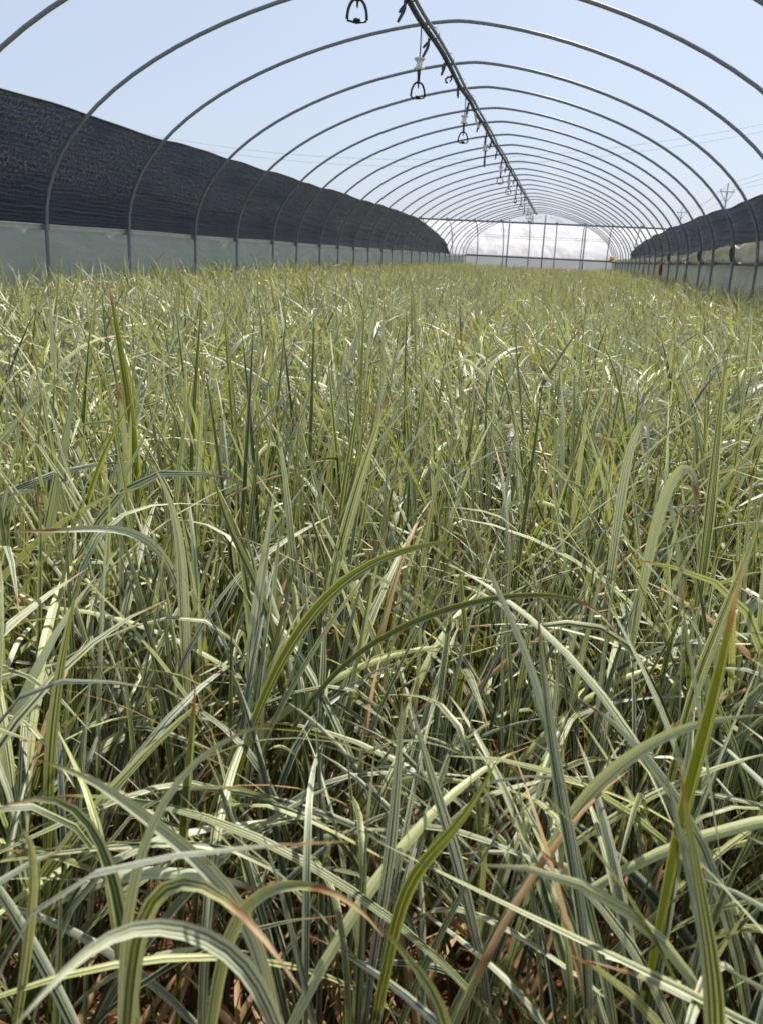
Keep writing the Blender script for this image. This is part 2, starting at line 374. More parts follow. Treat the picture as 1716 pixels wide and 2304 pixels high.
def mat_net(name):
    """black knitted shade net, slightly see-through"""
    m, nt, out = new_mat(name); g = N(nt)
    uvn = g('ShaderNodeUVMap', uv_map='UVMap'); sep = g('ShaderNodeSeparateXYZ', ins={0: uvn.outputs[0]})
    u, v = sep.outputs[0], sep.outputs[1]                # metres along / up
    vec = g('ShaderNodeCombineXYZ', ins={0: g.math('MULTIPLY', u, 1.0), 1: g.math('MULTIPLY', v, 5.0)})
    crease = g('ShaderNodeTexNoise', ins={'Vector': vec.outputs[0], 'Scale': 3.5, 'Detail': 5.0, 'Roughness': 0.6})
    fine = g('ShaderNodeTexNoise', ins={'Vector': uvn.outputs[0], 'Scale': 55.0, 'Detail': 3.0, 'Roughness': 0.75})
    rows = g.math('ABSOLUTE', g.math('SINE', g.math('MULTIPLY', g.math('ADD', v, g.math('MULTIPLY', crease.outputs[0], 0.05)), 110.0)))
    cols = g.math('ABSOLUTE', g.math('SINE', g.math('MULTIPLY', g.math('ADD', u, g.math('MULTIPLY', crease.outputs[0], 0.06)), 95.0)))
    weave = g.math('MULTIPLY', g.sstep(rows, 0.1, 0.5), g.sstep(cols, 0.05, 0.3))
    seam = g.sstep(g.math('ABSOLUTE', g.math('SUBTRACT', g.math('FRACT', g.math('ADD', g.math('MULTIPLY', v, 3.4), g.math('MULTIPLY', crease.outputs[0], 0.18))), 0.5)), 0.045, 0.0)
    h = g.math('ADD', g.math('MULTIPLY', crease.outputs[0], 0.05), g.math('MULTIPLY', fine.outputs[0], 0.022))
    b = g('ShaderNodeBump', ins={'Strength': 1.0, 'Distance': 1.0, 'Height': h})
    c = g.mix(weave, (0.022, 0.028, 0.050), (0.007, 0.010, 0.021))
    c = g.mix(g.math('MULTIPLY', seam, 0.5), c, (0.07, 0.085, 0.12))
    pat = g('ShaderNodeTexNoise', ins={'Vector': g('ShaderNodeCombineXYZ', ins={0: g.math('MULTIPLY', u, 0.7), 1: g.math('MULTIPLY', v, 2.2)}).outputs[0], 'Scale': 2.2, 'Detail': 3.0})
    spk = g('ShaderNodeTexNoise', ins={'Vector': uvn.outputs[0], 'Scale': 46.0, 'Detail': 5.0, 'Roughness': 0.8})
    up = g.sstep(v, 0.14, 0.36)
    sun_speckle = g.math('MULTIPLY', g.math('MULTIPLY', g.sstep(pat.outputs[0], 0.24, 0.50), up), g.sstep(spk.outputs[0], 0.46, 0.60))  # sunlit sparkle of the upper net, painted in as pale speckle
    c = g.mix(g.math('MULTIPLY', sun_speckle, 0.9), c, (0.30, 0.265, 0.29))
    p = g('ShaderNodeBsdfPrincipled', ins={'Base Color': c, 'Roughness': 0.30, 'Normal': b.outputs[0]})
    p.inputs['Specular IOR Level'].default_value = 0.32; p.inputs['Specular Tint'].default_value = (0.85, 0.88, 1.0, 1)
    tl = g('ShaderNodeBsdfTranslucent', ins={'Color': (0.035, 0.05, 0.10, 1)})
    m1 = g('ShaderNodeMixShader', ins={0: 0.15, 1: p.outputs[0], 2: tl.outputs[0]})
    tr = g('ShaderNodeBsdfTransparent')
    fac = g.math('ADD', 0.006, g.math('MULTIPLY', g.math('SUBTRACT', 1.0, weave), 0.03))
    mx = g('ShaderNodeMixShader', ins={0: fac, 1: m1.outputs[0], 2: tr.outputs[0]})
    g.link(mx.outputs[0], out.inputs[0]); return m

def mat_film(name, col, trans=0.5, clear=0.1, rough=0.3, wr=1.0, wscale=3.0, stretch=(1, 1), dirt=(0.3, 0.33, 0.28), dirtamt=0.4):
    """plastic greenhouse film: part diffuse, part translucent, a little see-through"""
    m, nt, out = new_mat(name); g = N(nt)
    uvn = g('ShaderNodeUVMap', uv_map='UVMap'); sep = g('ShaderNodeSeparateXYZ', ins={0: uvn.outputs[0]})
    vec = g('ShaderNodeCombineXYZ', ins={0: g.math('MULTIPLY', sep.outputs[0], stretch[0]), 1: g.math('MULTIPLY', sep.outputs[1], stretch[1])})
    w = g('ShaderNodeTexNoise', ins={'Vector': vec.outputs[0], 'Scale': wscale, 'Detail': 4.0, 'Distortion': 1.2})
    d = g('ShaderNodeTexNoise', ins={'Vector': uvn.outputs[0], 'Scale': 1.7, 'Detail': 6.0, 'Roughness': 0.65})
    c = g.mix(g.math('MULTIPLY', g.sstep(d.outputs[0], 0.42, 0.7), dirtamt), col, dirt)
    b = g('ShaderNodeBump', ins={'Strength': wr, 'Distance': 0.04, 'Height': w.outputs[0]})
    p = g('ShaderNodeBsdfPrincipled', ins={'Base Color': c, 'Roughness': rough, 'Normal': b.outputs[0]})
    t = g('ShaderNodeBsdfTranslucent', ins={'Color': c, 'Normal': b.outputs[0]})
    m1 = g('ShaderNodeMixShader', ins={0: trans, 1: p.outputs[0], 2: t.outputs[0]})
    tr = g('ShaderNodeBsdfTransparent')
    mx = g('ShaderNodeMixShader', ins={0: clear, 1: m1.outputs[0], 2: tr.outputs[0]})
    g.link(mx.outputs[0], out.inputs[0]); return m

LEAF = mat_leaf(); SOIL = mat_soil()
STEEL = mat_simple('galvanised_steel', (0.235, 0.25, 0.295), 0.38, 0.0, 0.06, 4, spec=0.09)
RAILM = mat_simple('rail_channel', (0.50, 0.50, 0.46), 0.5, 0.3, 0.25, 12)
DARKRAIL = mat_simple('dark_rail', (0.10, 0.11, 0.09), 0.6, 0.2, 0.3, 12)
BLACKP = mat_simple('black_plastic', (0.018, 0.020, 0.026), 0.38, 0, 0.2, 40)
HOSE = mat_simple('black_hose', (0.024, 0.030, 0.055), 0.5, 0, 0.2, 20, spec=0.25)
WHITEP = mat_simple('white_plastic', (0.72, 0.73, 0.74), 0.4, 0, 0.06, 40)
CLOTH = mat_simple('grey_cloth', (0.10, 0.11, 0.155), 0.9, 0, 0.3, 60)
TIEM = mat_simple('dark_cord', (0.09, 0.09, 0.07), 0.9, 0, 0.3, 60, 0.5)
ORANGE = mat_simple('orange_plastic', (0.75, 0.33, 0.05), 0.5, 0, 0.25, 20, 0.4, 0.01)
REDM = mat_simple('red_tape', (0.22, 0.03, 0.025), 0.5, 0, 0.25, 30)
WOOD = mat_simple('brown_wood', (0.11, 0.06, 0.04), 0.8, 0, 0.4, 18, 0.5)
POLEM = mat_simple('pole_concrete', (0.52, 0.54, 0.57), 0.9, 0, 0.15, 3)  # lightened so the colour carries the distance haze
WIREM = mat_simple('overhead_wire', (0.5, 0.52, 0.56), 0.7, 0, 0.1, 3)
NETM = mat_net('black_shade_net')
SKIRTL = mat_film('left_skirt_film', (0.35, 0.40, 0.385), 0.5, 0.05, 0.26, 0.7, 2.2, (1, 2.2), (0.27, 0.31, 0.28), 0.7)
SKIRTR = mat_film('right_skirt_film', (0.40, 0.40, 0.32), 0.5, 0.06, 0.35, 0.6, 2.5, (1, 2), (0.25, 0.24, 0.18), 0.6)
ROLLM = mat_film('rolled_film', (0.70, 0.67, 0.59), 0.35, 0.0, 0.35, 1.0, 11.0, (1, 2), (0.52, 0.49, 0.38), 0.6)
WHITEF = mat_film('white_film', (0.70, 0.71, 0.75), 0.45, 0.0, 0.14, 1.0, 3.0, (1, 0.45), (0.48, 0.49, 0.54), 0.8)
GREYF = mat_film('grey_film', (0.46, 0.47, 0.50), 0.3, 0.05, 0.3, 0.6, 1.6, (1, 1), (0.45, 0.46, 0.48), 0.4)

# ------------------------------------------------------------------ ground
def ground_h(x, y):
    return 0.010 * vnoise(x * 6.0, y * 6.0) + 0.007 * vnoise(x * 17.0, y * 17.0, 2.0) + 0.004 * vnoise(x * 41.0, y * 43.0, 5.0) - 0.006
def coords(lo, hi, n, far):
    c = list(np.linspace(lo, hi, n)); return [-far, -far * 0.2, -30.0] + c + [60.0, far * 0.2, far] if lo < 0 else c
xs = [-1500, -200, -40, -12, -6] + list(np.linspace(-3.6, 2.6, 150)) + [6, 14, 40, 200, 1500]
ysg = [-1500, -200, -30, -5, -1] + list(np.linspace(-0.4, 6.0, 150)) + [9, 14, 20, 30, 45, 80, 200, 600, 2500]
gv = []; gf = []
for i, xx in enumerate(xs):
    for j, yy in enumerate(ysg):
        near = 5 <= i < 155 and 5 <= j < 155
        gv.append((xx, yy, ground_h(xx, yy) if near else -0.01))
nyy = len(ysg)
for i in range(len(xs) - 1):
    for j in range(nyy - 1):
        a = i * nyy + j
        gf.append((a, a + nyy, a + nyy + 1, a + 1))
tag(mesh_obj('ground', gv, gf, SOIL), 'red brown bare soil under the striped grass crop', kind='structure')

# ------------------------------------------------------------------ tunnel frame
XLs, XRs, ZS, AP, NE, ME_, SK = -2.9066, 1.372, 0.0642, 1.3611, 1.5027, 2.1008, 0.0317
XC = (XLs + XRs) / 2; HA = (XRs - XLs) / 2
YS = [2.85, 3.87, 4.87, 5.87, 7.01, 7.96, 9.01, 9.84, 10.82, 11.73, 12.65, 13.61, 14.64, 15.58, 16.54, 17.59, 18.58, 19.64,
      20.66, 21.57, 22.64, 23.53, 24.70, 25.66, 26.57, 27.42]
def hoop_pt(u, y, off=0.0):
    """u = -1..1 across the arch; y in hoop units; off = metres outwards"""
    uu = min(abs(u), 1.0)
    v = (1 - uu ** NE) ** (1 / ME_)
    x = XC + u * HA; z = ZS + (AP - ZS) * v
    P = Vector((x * S, (y + SK * (x - XC)) * S, EYE + z * S))
    if off:
        e = 0.004
        u0 = max(-1.0, u - e); u1 = min(1.0, u + e)
        v0 = (1 - abs(u0) ** NE) ** (1 / ME_); v1 = (1 - abs(u1) ** NE) ** (1 / ME_)
        n = Vector((-(AP - ZS) * (v1 - v0), 0, (u1 - u0) * HA)).normalized()
        P += n * off
    return P
def arch_us(n=44):
    out = []
    for i in range(n + 1):
        f = -math.pi / 2 + math.pi * i / n
        u = math.copysign(abs(math.sin(f)) ** (2 / NE), f)
        out.append(u)
    return out
def arch_pts(y, jitter=0.0, n=44):
    P = []
    for i in range(n + 1):
        f = -math.pi / 2 + math.pi * i / n
        u = math.copysign(abs(math.sin(f)) ** (2 / NE), f); v = max(math.cos(f), 0.0) ** (2 / ME_)
        x = XC + u * HA; z = ZS + (AP - ZS) * v
        P.append(Vector((x * S + jitter * 0.02 * math.sin(f * 2 + jitter * 5), (y + SK * (x - XC)) * S + jitter * 0.03 * math.cos(f * 1.5), EYE + z * S)))
    return P
for k, y in enumerate(YS):
    j = rnd.uniform(-0.6, 0.6)
    A = arch_pts(y, j)
    path = [Vector((A[0].x + 0.01, A[0].y, -0.15)), Vector((A[0].x, A[0].y, 0.35))] + A + [Vector((A[-1].x, A[-1].y, 0.35)), Vector((A[-1].x - 0.01, A[-1].y, -0.15))]
    root = empty('hoop', (A[0].x, A[0].y, 0))
    L = [p - root.location for p in path]
    MB().tube(L, 0.0120, 12).build('pipe', STEEL, root)
    for e in (2, -3):
        c = L[e]; MB().box((c.x + (-0.012 if e == 2 else 0.012), c.y, c.z - 0.005), (0.050, 0.040, 0.034)).build('clip', STEEL, root, False)
    if k < 25:
        lab = 'bent steel tube hoop, ' + ('nearest to the viewer, showing only in the top corners' if k == 0 else ONES[k + 1] + ' hoop of the tunnel counted from the viewer')
    else:
        lab = 'last and farthest bent steel hoop, standing before the white film'
    tag(root, lab, 'hoop', 'steel hoops of the tunnel frame')

# ridge: hose and steel purlin lashed together
XR_, ZR_ = -0.9303, 1.3185
def ridge(y, dx=0.0, dz=0.0):
    w = 0.004 * math.sin(y * 2.1) + 0.002 * math.sin(y * 5.3 + 1)
    return Vector((XR_ * S + dx + w, (y + SK * (XR_ - XC)) * S, EYE + ZR_ * S + dz + 0.006 * math.sin(y * 3.1)))
yy = np.arange(2.0, 27.6, 0.16)
pur = empty('ridge_purlin', ridge(2.0, 0.012, 0.018))
MB().tube([ridge(y, 0.008, 0.012) - pur.location for y in yy], 0.0125, 8).build('pipe', STEEL, pur)
tag(pur, 'thin steel ridge pipe running along under the hoop tops', 'pipe')
hz = empty('water_hose', ridge(2.0, -0.02, -0.01))
MB().tube([ridge(y, -0.020 + 0.003 * math.sin(y * 4), -0.010 + 0.004 * math.sin(y * 3.3)) - hz.location for y in yy], 0.0175, 10).build('tube', HOSE, hz)
lp = [ridge(8.85 + t * 0.62, -0.02, -0.03 - 0.07 * math.sin(math.pi * t)) for t in np.linspace(0, 1, 12)]
MB().tube([p - hz.location for p in lp], 0.010, 8).build('bypass_tube', WHITEP, hz)
tag(hz, 'black irrigation hose lashed along the ridge pipe', 'hose')

# cloth strips knotted round hose and pipe
def cloth_tie(y, ln, lean, label, mat=CLOTH):
    c = ridge(y); o = empty('cloth_tie', c)
    mb = MB()
    ring = [Vector((-0.004 + 0.045 * math.cos(a), 0.006 * math.sin(a * 2), 0.002 + 0.040 * math.sin(a))) for a in np.linspace(0, 2 * math.pi, 15)]
    mb.ribbon(ring, (0, 1, 0), 0.030).build('loop', mat, o)
    for q in range(2):
        l2 = ln * (1.0 if q == 0 else rnd.uniform(0.4, 0.8)); s = -1 if q == 0 else rnd.choice((-1, 0.3))
        p = [Vector((-0.035 + s * lean * t * t + 0.006 * math.sin(t * 5 + q), q * 0.018 + 0.01 * t, -0.025 - l2 * t)) for t in np.linspace(0, 1, 7)]
        w = [0.012, 0.018, 0.022, 0.024, 0.024, 0.022, 0.018]
        MB().ribbon(p, (0.75, 0.6, 0), w).build('tail', mat, o)
    tag(o, label, 'tie', 'cloth ties along the ridge')
tys = [(5.15, 0.115, 0.03), (5.98, 0.13, 0.035), (6.72, 0.09, 0.01), (7.55, 0.09, -0.02), (8.35, 0.12, 0.0), (9.35, 0.11, 0.01), (10.2, 0.13, 0.0),
       (10.9, 0.10, 0.01), (11.75, 0.11, 0.0), (12.7, 0.13, 0.01), (13.6, 0.1, 0.0), (14.5, 0.12, 0.0), (15.6, 0.1, 0.0), (16.8, 0.12, 0.0), (18.2, 0.1, 0.0), (20.0, 0.1, 0.0)]
for i, (y, l, le) in enumerate(tys):
    cloth_tie(y, l, le, 'grey cloth strip knotted round the ridge hose, %s such tie from the viewer' % ONES[i + 1])
# empty black hose clip without a sprinkler
cl = empty('hose_clip', ridge(7.12, -0.03, -0.04))
MB().tube([(0.02, 0, 0.03), (-0.01, 0, 0.0), (-0.035, 0, -0.005), (-0.05, 0, -0.02), (-0.045, 0, -0.04), (-0.03, 0, -0.045)], 0.008, 8).build('hook', BLACKP, cl)
MB().tube([(0.0, 0.012, 0.01), (-0.005, 0.012, -0.02), (-0.015, 0.012, -0.035)], 0.007, 8).build('stub', BLACKP, cl)
tag(cl, 'small black hooked clip on the hose between the two nearest whole sprinklers', 'clip')

def sprinkler(y, drop, yaw, label):
    c = ridge(y, -0.035, -0.03); o = empty('hanging_sprinkler', c); o.rotation_euler = (0, 0, yaw)
    z0 = -drop
    MB().tube([(0, 0, 0.02), (0.002, 0, -drop * 0.5), (0, 0, z0)], 0.0042, 8).build('drop_tube', BLACKP, o)
    sp = [(0.006, 0.010), (0.014, 0.008), (0.036, 0.002), (0.037, -0.004), (0.030, -0.010), (0.020, -0.020), (0.019, -0.032), (0.024, -0.050), (0.034, -0.056), (0.035, -0.063), (0.030, -0.067), (0.010, -0.069)]
    MB().lathe(sp, (0, 0, z0), 18).build('spool_weight', WHITEP, o)
    z1 = z0 - 0.066
    MB().lathe([(0.012, 0), (0.011, -0.02), (0.013, -0.024), (0.010, -0.03), (0.010, -0.075), (0.013, -0.085)], (0, 0, z1), 12).build('stem', BLACKP, o)
    z2 = z1 - 0.075
    arch = [(0.046 * math.sin(a) * (1.0 if abs(a) < 1.4 else 1.0), 0, z2 - 0.10 + 0.10 * math.cos(a) ** 0.8) for a in np.linspace(-1.5, 1.5, 17)]
    br = MB(); br.tube(arch, 0.0068, 8); br.tube([(-0.046, 0, z2 - 0.093), (0, 0, z2 - 0.102), (0.046, 0, z2 - 0.093)], 0.005, 8)
    b = br.build('bridge', BLACKP, o)
    MB().lathe([(0.006, 0.012), (0.005, -0.025), (0.002, -0.034)], (0, 0, z2 - 0.006), 8).build('nozzle', BLACKP, b)
    MB().lathe([(0.010, 0.0), (0.018, 0.004), (0.016, 0.014), (0.008, 0.016)], (0, 0, z2 - 0.098), 12).build('spinner', BLACKP, b)
    tag(o, label, 'sprinkler', 'sprinklers hanging from the ridge hose')
spr = [(4.06, 0.15), (5.72, 0.175), (8.18, 0.135), (10.3, 0.12), (12.7, 0.11), (14.6, 0.11), (16.6, 0.12), (18.6, 0.12), (20.3, 0.12), (22.1, 0.12), (23.8, 0.12), (25.4, 0.12)]
yaws = [0.1, 0.1, 0.05, 1.35, 0.1, 0.0, 0.9, 0.2, 1.2, 0.4, 0.0, 0.3]
for i, ((y, d), w) in enumerate(zip(spr, yaws)):
    lab = 'black bridge sprinkler cut off by the top edge of the picture' if i == 0 else \
        'black bridge sprinkler with white spool weight, %s whole one hanging from the ridge' % ONES[i]
    sprinkler(y, d, w + 0.17, lab)

# ------------------------------------------------------------------ left side: rail, skirt film, shade net
Y0, Y1 = 2.0, 27.5
def wall(side, y, out=0.0, z=0.0):
    x = (XLs if side < 0 else XRs)
    return Vector((x * S + side * out, (y + SK * (x - XC)) * S, z))
def side_rail(side, mat, z, h, label):
    o = empty('side_rail', wall(side, Y0, 0.032, z)); ys = list(np.arange(Y0, Y1 + 0.01, 0.5))
    prof = [(-0.006, -h / 2), (0.006, -h / 2), (0.006, -h * 0.2), (0.002, -h * 0.15), (0.002, h * 0.15), (0.006, h * 0.2), (0.006, h / 2), (-0.006, h / 2)]
    v = []; f = []; m = len(prof)
    for y in ys:
        b = wall(side, y, 0.030, z + 0.004 * math.sin(y * 2.3)) - o.location
        for (a, c) in prof: v.append((b.x - side * a, b.y, b.z + c))
    for i in range(len(ys) - 1):
        for j in range(m):
            f.append((i * m + j, i * m + (j + 1) % m, (i + 1) * m + (j + 1) % m, (i + 1) * m + j))
    f.append(tuple(range(m))); f.append(tuple((len(ys) - 1) * m + j for j in range(m))[::-1])
    mesh_obj('channel', v, f, mat, o, False)
    tag(o, label, 'rail'); return o
ZRAIL = EYE + ZS * S
side_rail(-1, RAILM, ZRAIL, 0.030, 'pale channel rail along the left wall between film and net')
side_rail(1, DARKRAIL, ZRAIL - 0.012, 0.024, 'dark rail along the right wall under the rolled film')
NB = 300
def skirt(side, mat, ztop, label):
    def fn(a, b):
        y = Y0 + (Y1 - Y0) * a
        ph = y - math.floor(y)
        bil = 0.012 * math.sin(math.pi * b) * vnoise(y * 2.0, b * 3.0, side) + 0.005 * vnoise(y * 7 + b * 5, b * 6.0, 3)
        return wall(side, y, 0.062 + bil, -0.04 + (ztop + 0.04) * b)
    o = grid('plastic_skirt', NB, 10, fn, mat, None, lambda a, b: ((Y1 - Y0) * a * S, b * 0.75))
    tag(o, label, 'plastic sheet'); return o
skirt(-1, SKIRTL, ZRAIL - 0.004, 'low greenish translucent plastic sheet along the left wall')
skirt(1, SKIRTR, ZRAIL - 0.014, 'low beige translucent plastic sheet along the right wall under the roll')

def interp(t, xs_, ys_): return float(np.interp(t, xs_, ys_))
def net(side, tab_y, tab_u, ya, yb, zbot, label):
    U = arch_us(400)
    def fn(a, b):
        y = ya + (yb - ya) * a
        ut = interp(y, tab_y, tab_u)
        ut -= 0.004 * (math.sin(y * 2 * math.pi * 0.5) * 0.4 + vnoise(y * 1.7, side * 2.0)) * (1 if y < 16 else 0.4)
        ut = min(max(ut, 0.80), 0.9995)
        # arc position by height so that the grid is even
        vt = (1 - ut ** NE) ** (1 / ME_)
        v0 = 0.0
        if side > 0:
            v0 = min(interp(y, [2, 6.5, 8, 9.5, 11, 14, 20, 27.4], [0.25, 0.235, 0.215, 0.175, 0.145, 0.13, 0.11, 0.09]) * 0.72 / S / (AP - ZS), vt * 0.9)
        v = v0 + (vt - v0) * b
        u = (1 - v ** ME_) ** (1 / NE)
        amp = math.sin(math.pi * min(b * 1.0, 1.0)) * 0.7 + 0.3 * b
        bay = min(abs(y - q) for q in YS); bay = min(bay / 0.5, 1.0)
        off = 0.026 + amp * (0.050 * math.sin(bay * math.pi / 2) + 0.022 * abs(vnoise(y * 0.9, b * 9.0, side)) + 0.012 * vnoise(y * 2.1 + b * 3, b * 26.0, 4 + side)
                             + 0.007 * vnoise(y * 9.0, b * 40.0, 1) + 0.010 * vnoise(y * 1.6 + 4 * b, b * 14.0, 9))
        P = hoop_pt(side * u, y, off)
        if b == 0 and side < 0: P.z = zbot
        return P
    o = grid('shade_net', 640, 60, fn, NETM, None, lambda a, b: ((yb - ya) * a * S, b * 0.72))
    MBh = MB().tube([Vector(fn(i / 240, 1.0)) for i in range(241)], 0.007, 6)
    MBh.build('hem', BLACKP, o)
    tag(o, label, 'shade net'); return o
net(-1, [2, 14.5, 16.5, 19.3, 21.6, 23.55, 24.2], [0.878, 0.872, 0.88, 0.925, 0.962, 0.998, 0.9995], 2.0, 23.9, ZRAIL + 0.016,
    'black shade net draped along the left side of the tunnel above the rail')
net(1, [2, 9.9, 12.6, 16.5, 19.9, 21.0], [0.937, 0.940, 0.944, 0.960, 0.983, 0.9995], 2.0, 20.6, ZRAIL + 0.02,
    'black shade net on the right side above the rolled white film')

# rolled-up film on the right, pinched by cords at the hoops
def roll():
    ya, yb = 2.0, 27.4; nu, nv = 760, 26
    tie_k = [k for k in range(len(YS))]
    v = []; f = []; uv = []
    for i in range(nu + 1):
        y = ya + (yb - ya) * i / nu
        hgt = interp(y, [2, 6.5, 8, 9.5, 11, 14, 20, 27.4], [0.25, 0.235, 0.215, 0.175, 0.145, 0.13, 0.11, 0.09])
        d = min(abs(y - YS[k] - SK * 2.1) for k in tie_k)
        kk = min(range(len(YS)), key=lambda k: abs(y - YS[k]))
        pin = (0.45 if kk % 2 else 0.22) * math.exp(-(d / 0.11) ** 2)
        sag = 0.02 * vnoise(y * 1.3, 1.0)
        for j in range(nv):
            a = 2 * math.pi * j / nv
            fold = 0.28 * vnoise(y * 2.2 + a * 0.6, a * 2.0, 1.0) + 0.22 * math.sin(a * 5 + y * 2.5 + 2 * vnoise(y * 1.1, 0, 3)) + 0.10 * vnoise(y * 7.5, a * 4.0, 6) + 0.11 * math.sin(a * 3 + y * 11 + 3 * vnoise(y * 2.5, a, 4))
            r = (1 + fold) * (1 - pin)
            c = wall(1, y, 0.085, ZRAIL + 0.006 + hgt * 0.5)
            v.append((c.x + 0.060 * math.sin(a) * r, c.y, c.z + sag * (1 - pin) + hgt * 0.52 * math.cos(a) * r))
            uv.append((y * S, a * 0.1))
    for i in range(nu):
        for j in range(nv):
            f.append((i * nv + j, i * nv + (j + 1) % nv, (i + 1) * nv + (j + 1) % nv, (i + 1) * nv + j))
    o = mesh_obj('rolled_film', v, f, ROLLM, None, True, uv=uv)
    for k in range(2, len(YS), 1):
        y = YS[k]; yw = y + SK * 0.0
        hgt = interp(y, [2, 6.5, 8, 9.5, 11, 14, 20, 27.4], [0.25, 0.235, 0.215, 0.175, 0.145, 0.13, 0.11, 0.09])
        c = wall(1, y, 0.045, ZRAIL + hgt * 0.5)
        big = k in (3, 5, 7, 10)
        lo = [(c.x + 0.068 * math.cos(a), c.y + 0.012 * math.sin(2 * a), c.z + (hgt * 0.46) * math.sin(a)) for a in np.linspace(0, 2 * math.pi, 17)]
        MB().ribbon(lo, (0, 1, 0), 0.050 if big else 0.016).build('tie', TIEM, o)
        if big:
            kn = [(c.x - 0.070, c.y + 0.02 * math.sin(t * 4), c.z + 0.05 - t * hgt * 0.7) for t in np.linspace(0, 1, 8)]
            MB().tube(kn, [0.006, 0.014, 0.020, 0.022, 0.020, 0.015, 0.010, 0.005], 8).build('tie', TIEM, o)
    tag(o, 'bunched roll of white plastic film tied along the right wall', 'rolled film')
roll()
# small things on the right wall
p = wall(1, YS[11], -0.002, 0)
rt = MB().tube([(p.x - 0.006, p.y, ZRAIL - 0.19), (p.x - 0.006, p.y, ZRAIL - 0.12), (p.x - 0.008, p.y + 0.004, ZRAIL - 0.03)], [0.024, 0.030, 0.022], 10).build('red_wrap', REDM)
tag(rt, 'dark red wrap round a hoop leg on the right wall', 'wrap')
p = wall(1, YS[25], -0.05, 0)
og = MB().lathe([(0.015, 0.15), (0.045, 0.12), (0.062, 0.07), (0.065, 0.02), (0.045, -0.02), (0.015, -0.04)], (p.x, p.y - 0.1, ZRAIL + 0.06), 12).build('orange_bag', ORANGE)
for vtx in og.data.vertices:
    vtx.co.x += 0.015 * vnoise(vtx.co.z * 30, vtx.co.y * 20)
tag(og, 'small orange bag hung at the far end of the right wall', 'bag')
p = wall(1, 6.32, -0.03, 0)
wp_ = empty('wooden_board', (p.x, p.y, 0))
MB().box((0.02, 0, 0.29), (0.03, 0.16, 0.62)).build('board', WOOD, wp_, False)
MB().box((-0.003, -0.02, 0.56), (0.012, 0.20, 0.03)).build('batten', WOOD, wp_, False)
tag(wp_, 'brown wooden board at the foot of the right wall by the picture edge', 'board')

# ------------------------------------------------------------------ far end: end frame and the white cross tunnel
YE = 27.42
ef = empty('end_frame', Vector((XC * S, YE * S, 0)))
for dx, top in ((-0.93, 1.14), (0.10, 1.30), (1.28, 1.02)):
    b = Vector((dx * S, SK * dx * S + 0.03, 0))
    MB().tube([b + Vector((0.0, 0, -0.1)), b + Vector((0.0, 0, EYE + top * S))], 0.022, 8).build('post', STEEL, ef)
MB().tube([Vector((-HA * S, -SK * HA * S + 0.06, EYE + 0.105 * S)), Vector((HA * S, SK * HA * S + 0.06, EYE + 0.105 * S))], 0.020, 8).build('lower_rail', STEEL, ef)
MB().tube([Vector((0.24 * S, 0.05, EYE + 1.26 * S)), Vector((0.60 * S, 0.10, EYE + 1.12 * S))], 0.008, 6).build('brace', STEEL, ef)
MB().tube([Vector((-0.02 * S, 0.05, EYE + 1.26 * S)), Vector((-0.55 * S, 0.10, EYE + 1.10 * S))], 0.006, 6).build('brace', STEEL, ef)
tag(ef, 'upright posts and rail closing the far end of the tunnel', 'frame')

ct = empty('cross_tunnel', Vector((0, 28.1 * S, 0)))
ZT = 1.115; YR = 0.0; YF = 1.75            # ridge height, ridge and far wall (hoop units, local y)
CSK = 0.0317
def cross(x, t, off=0.0, extra=0.0):
    """x in hoop units; t 0 = lower rail of the far wall, 1 = ridge, >1 goes over towards the viewer"""
    a = t * math.pi / 2
    yv = YF * max(math.cos(a), -1) if t <= 1 else YF * math.cos(a)
    zz = 0.09 + (ZT - 0.09) * math.sin(a) ** 0.85
    return Vector((x * S, (yv + CSK * (x - XC)) * S + off, EYE + zz * S + extra))
XA, XB = -7.5, 6.5
def fn(a, b):
    x = XA + (XB - XA) * a
    ph = (x / 0.82) % 1.0
    bil = 0.03 * math.sin(math.pi * ph) * math.sin(math.pi * b) + 0.018 * vnoise(x * 4 + b * 9, b * 7 - x * 3.0, 2) + 0.022 * math.sin(x * 22 + b * 26 + 3 * vnoise(x, b * 3)) * max(0.0, vnoise(x * 0.9, b * 2.0, 7))
    return cross(x, b * 0.995, 0.035 + bil, 0.02 * b)
grid('film_wall', 520, 40, fn, WHITEF, ct, lambda a, b: ((XB - XA) * a * S, b * 2.4 + a * 6))
def fn2(a, b):
    x = XA + (XB - XA) * a
    p0 = cross(x, 0); return Vector((p0.x, p0.y + 0.05 + 0.01 * vnoise(x * 3, b * 4), -0.05 + (p0.z + 0.02) * b))
grid('film_skirt', 160, 6, fn2, GREYF, ct, lambda a, b: ((XB - XA) * a * S, b * 0.8))
MB().tube([cross(x, 1.0, 0, -0.02) for x in np.linspace(XA, XB, 30)], 0.034, 8).build('ridge_beam', STEEL, ct)
MB().tube([cross(x, 0.0, 0.0, 0.0) for x in np.linspace(XA, XB, 30)], 0.020, 8).build('lower_rail', STEEL, ct)
for dz in (0.0, -0.07):
    MB().tube([cross(x, 0.40, -0.015, dz + 0.015 * math.sin(x * 1.7)) for x in np.linspace(XA, XB, 60)], 0.006, 6).build('wire', WIREM, ct)
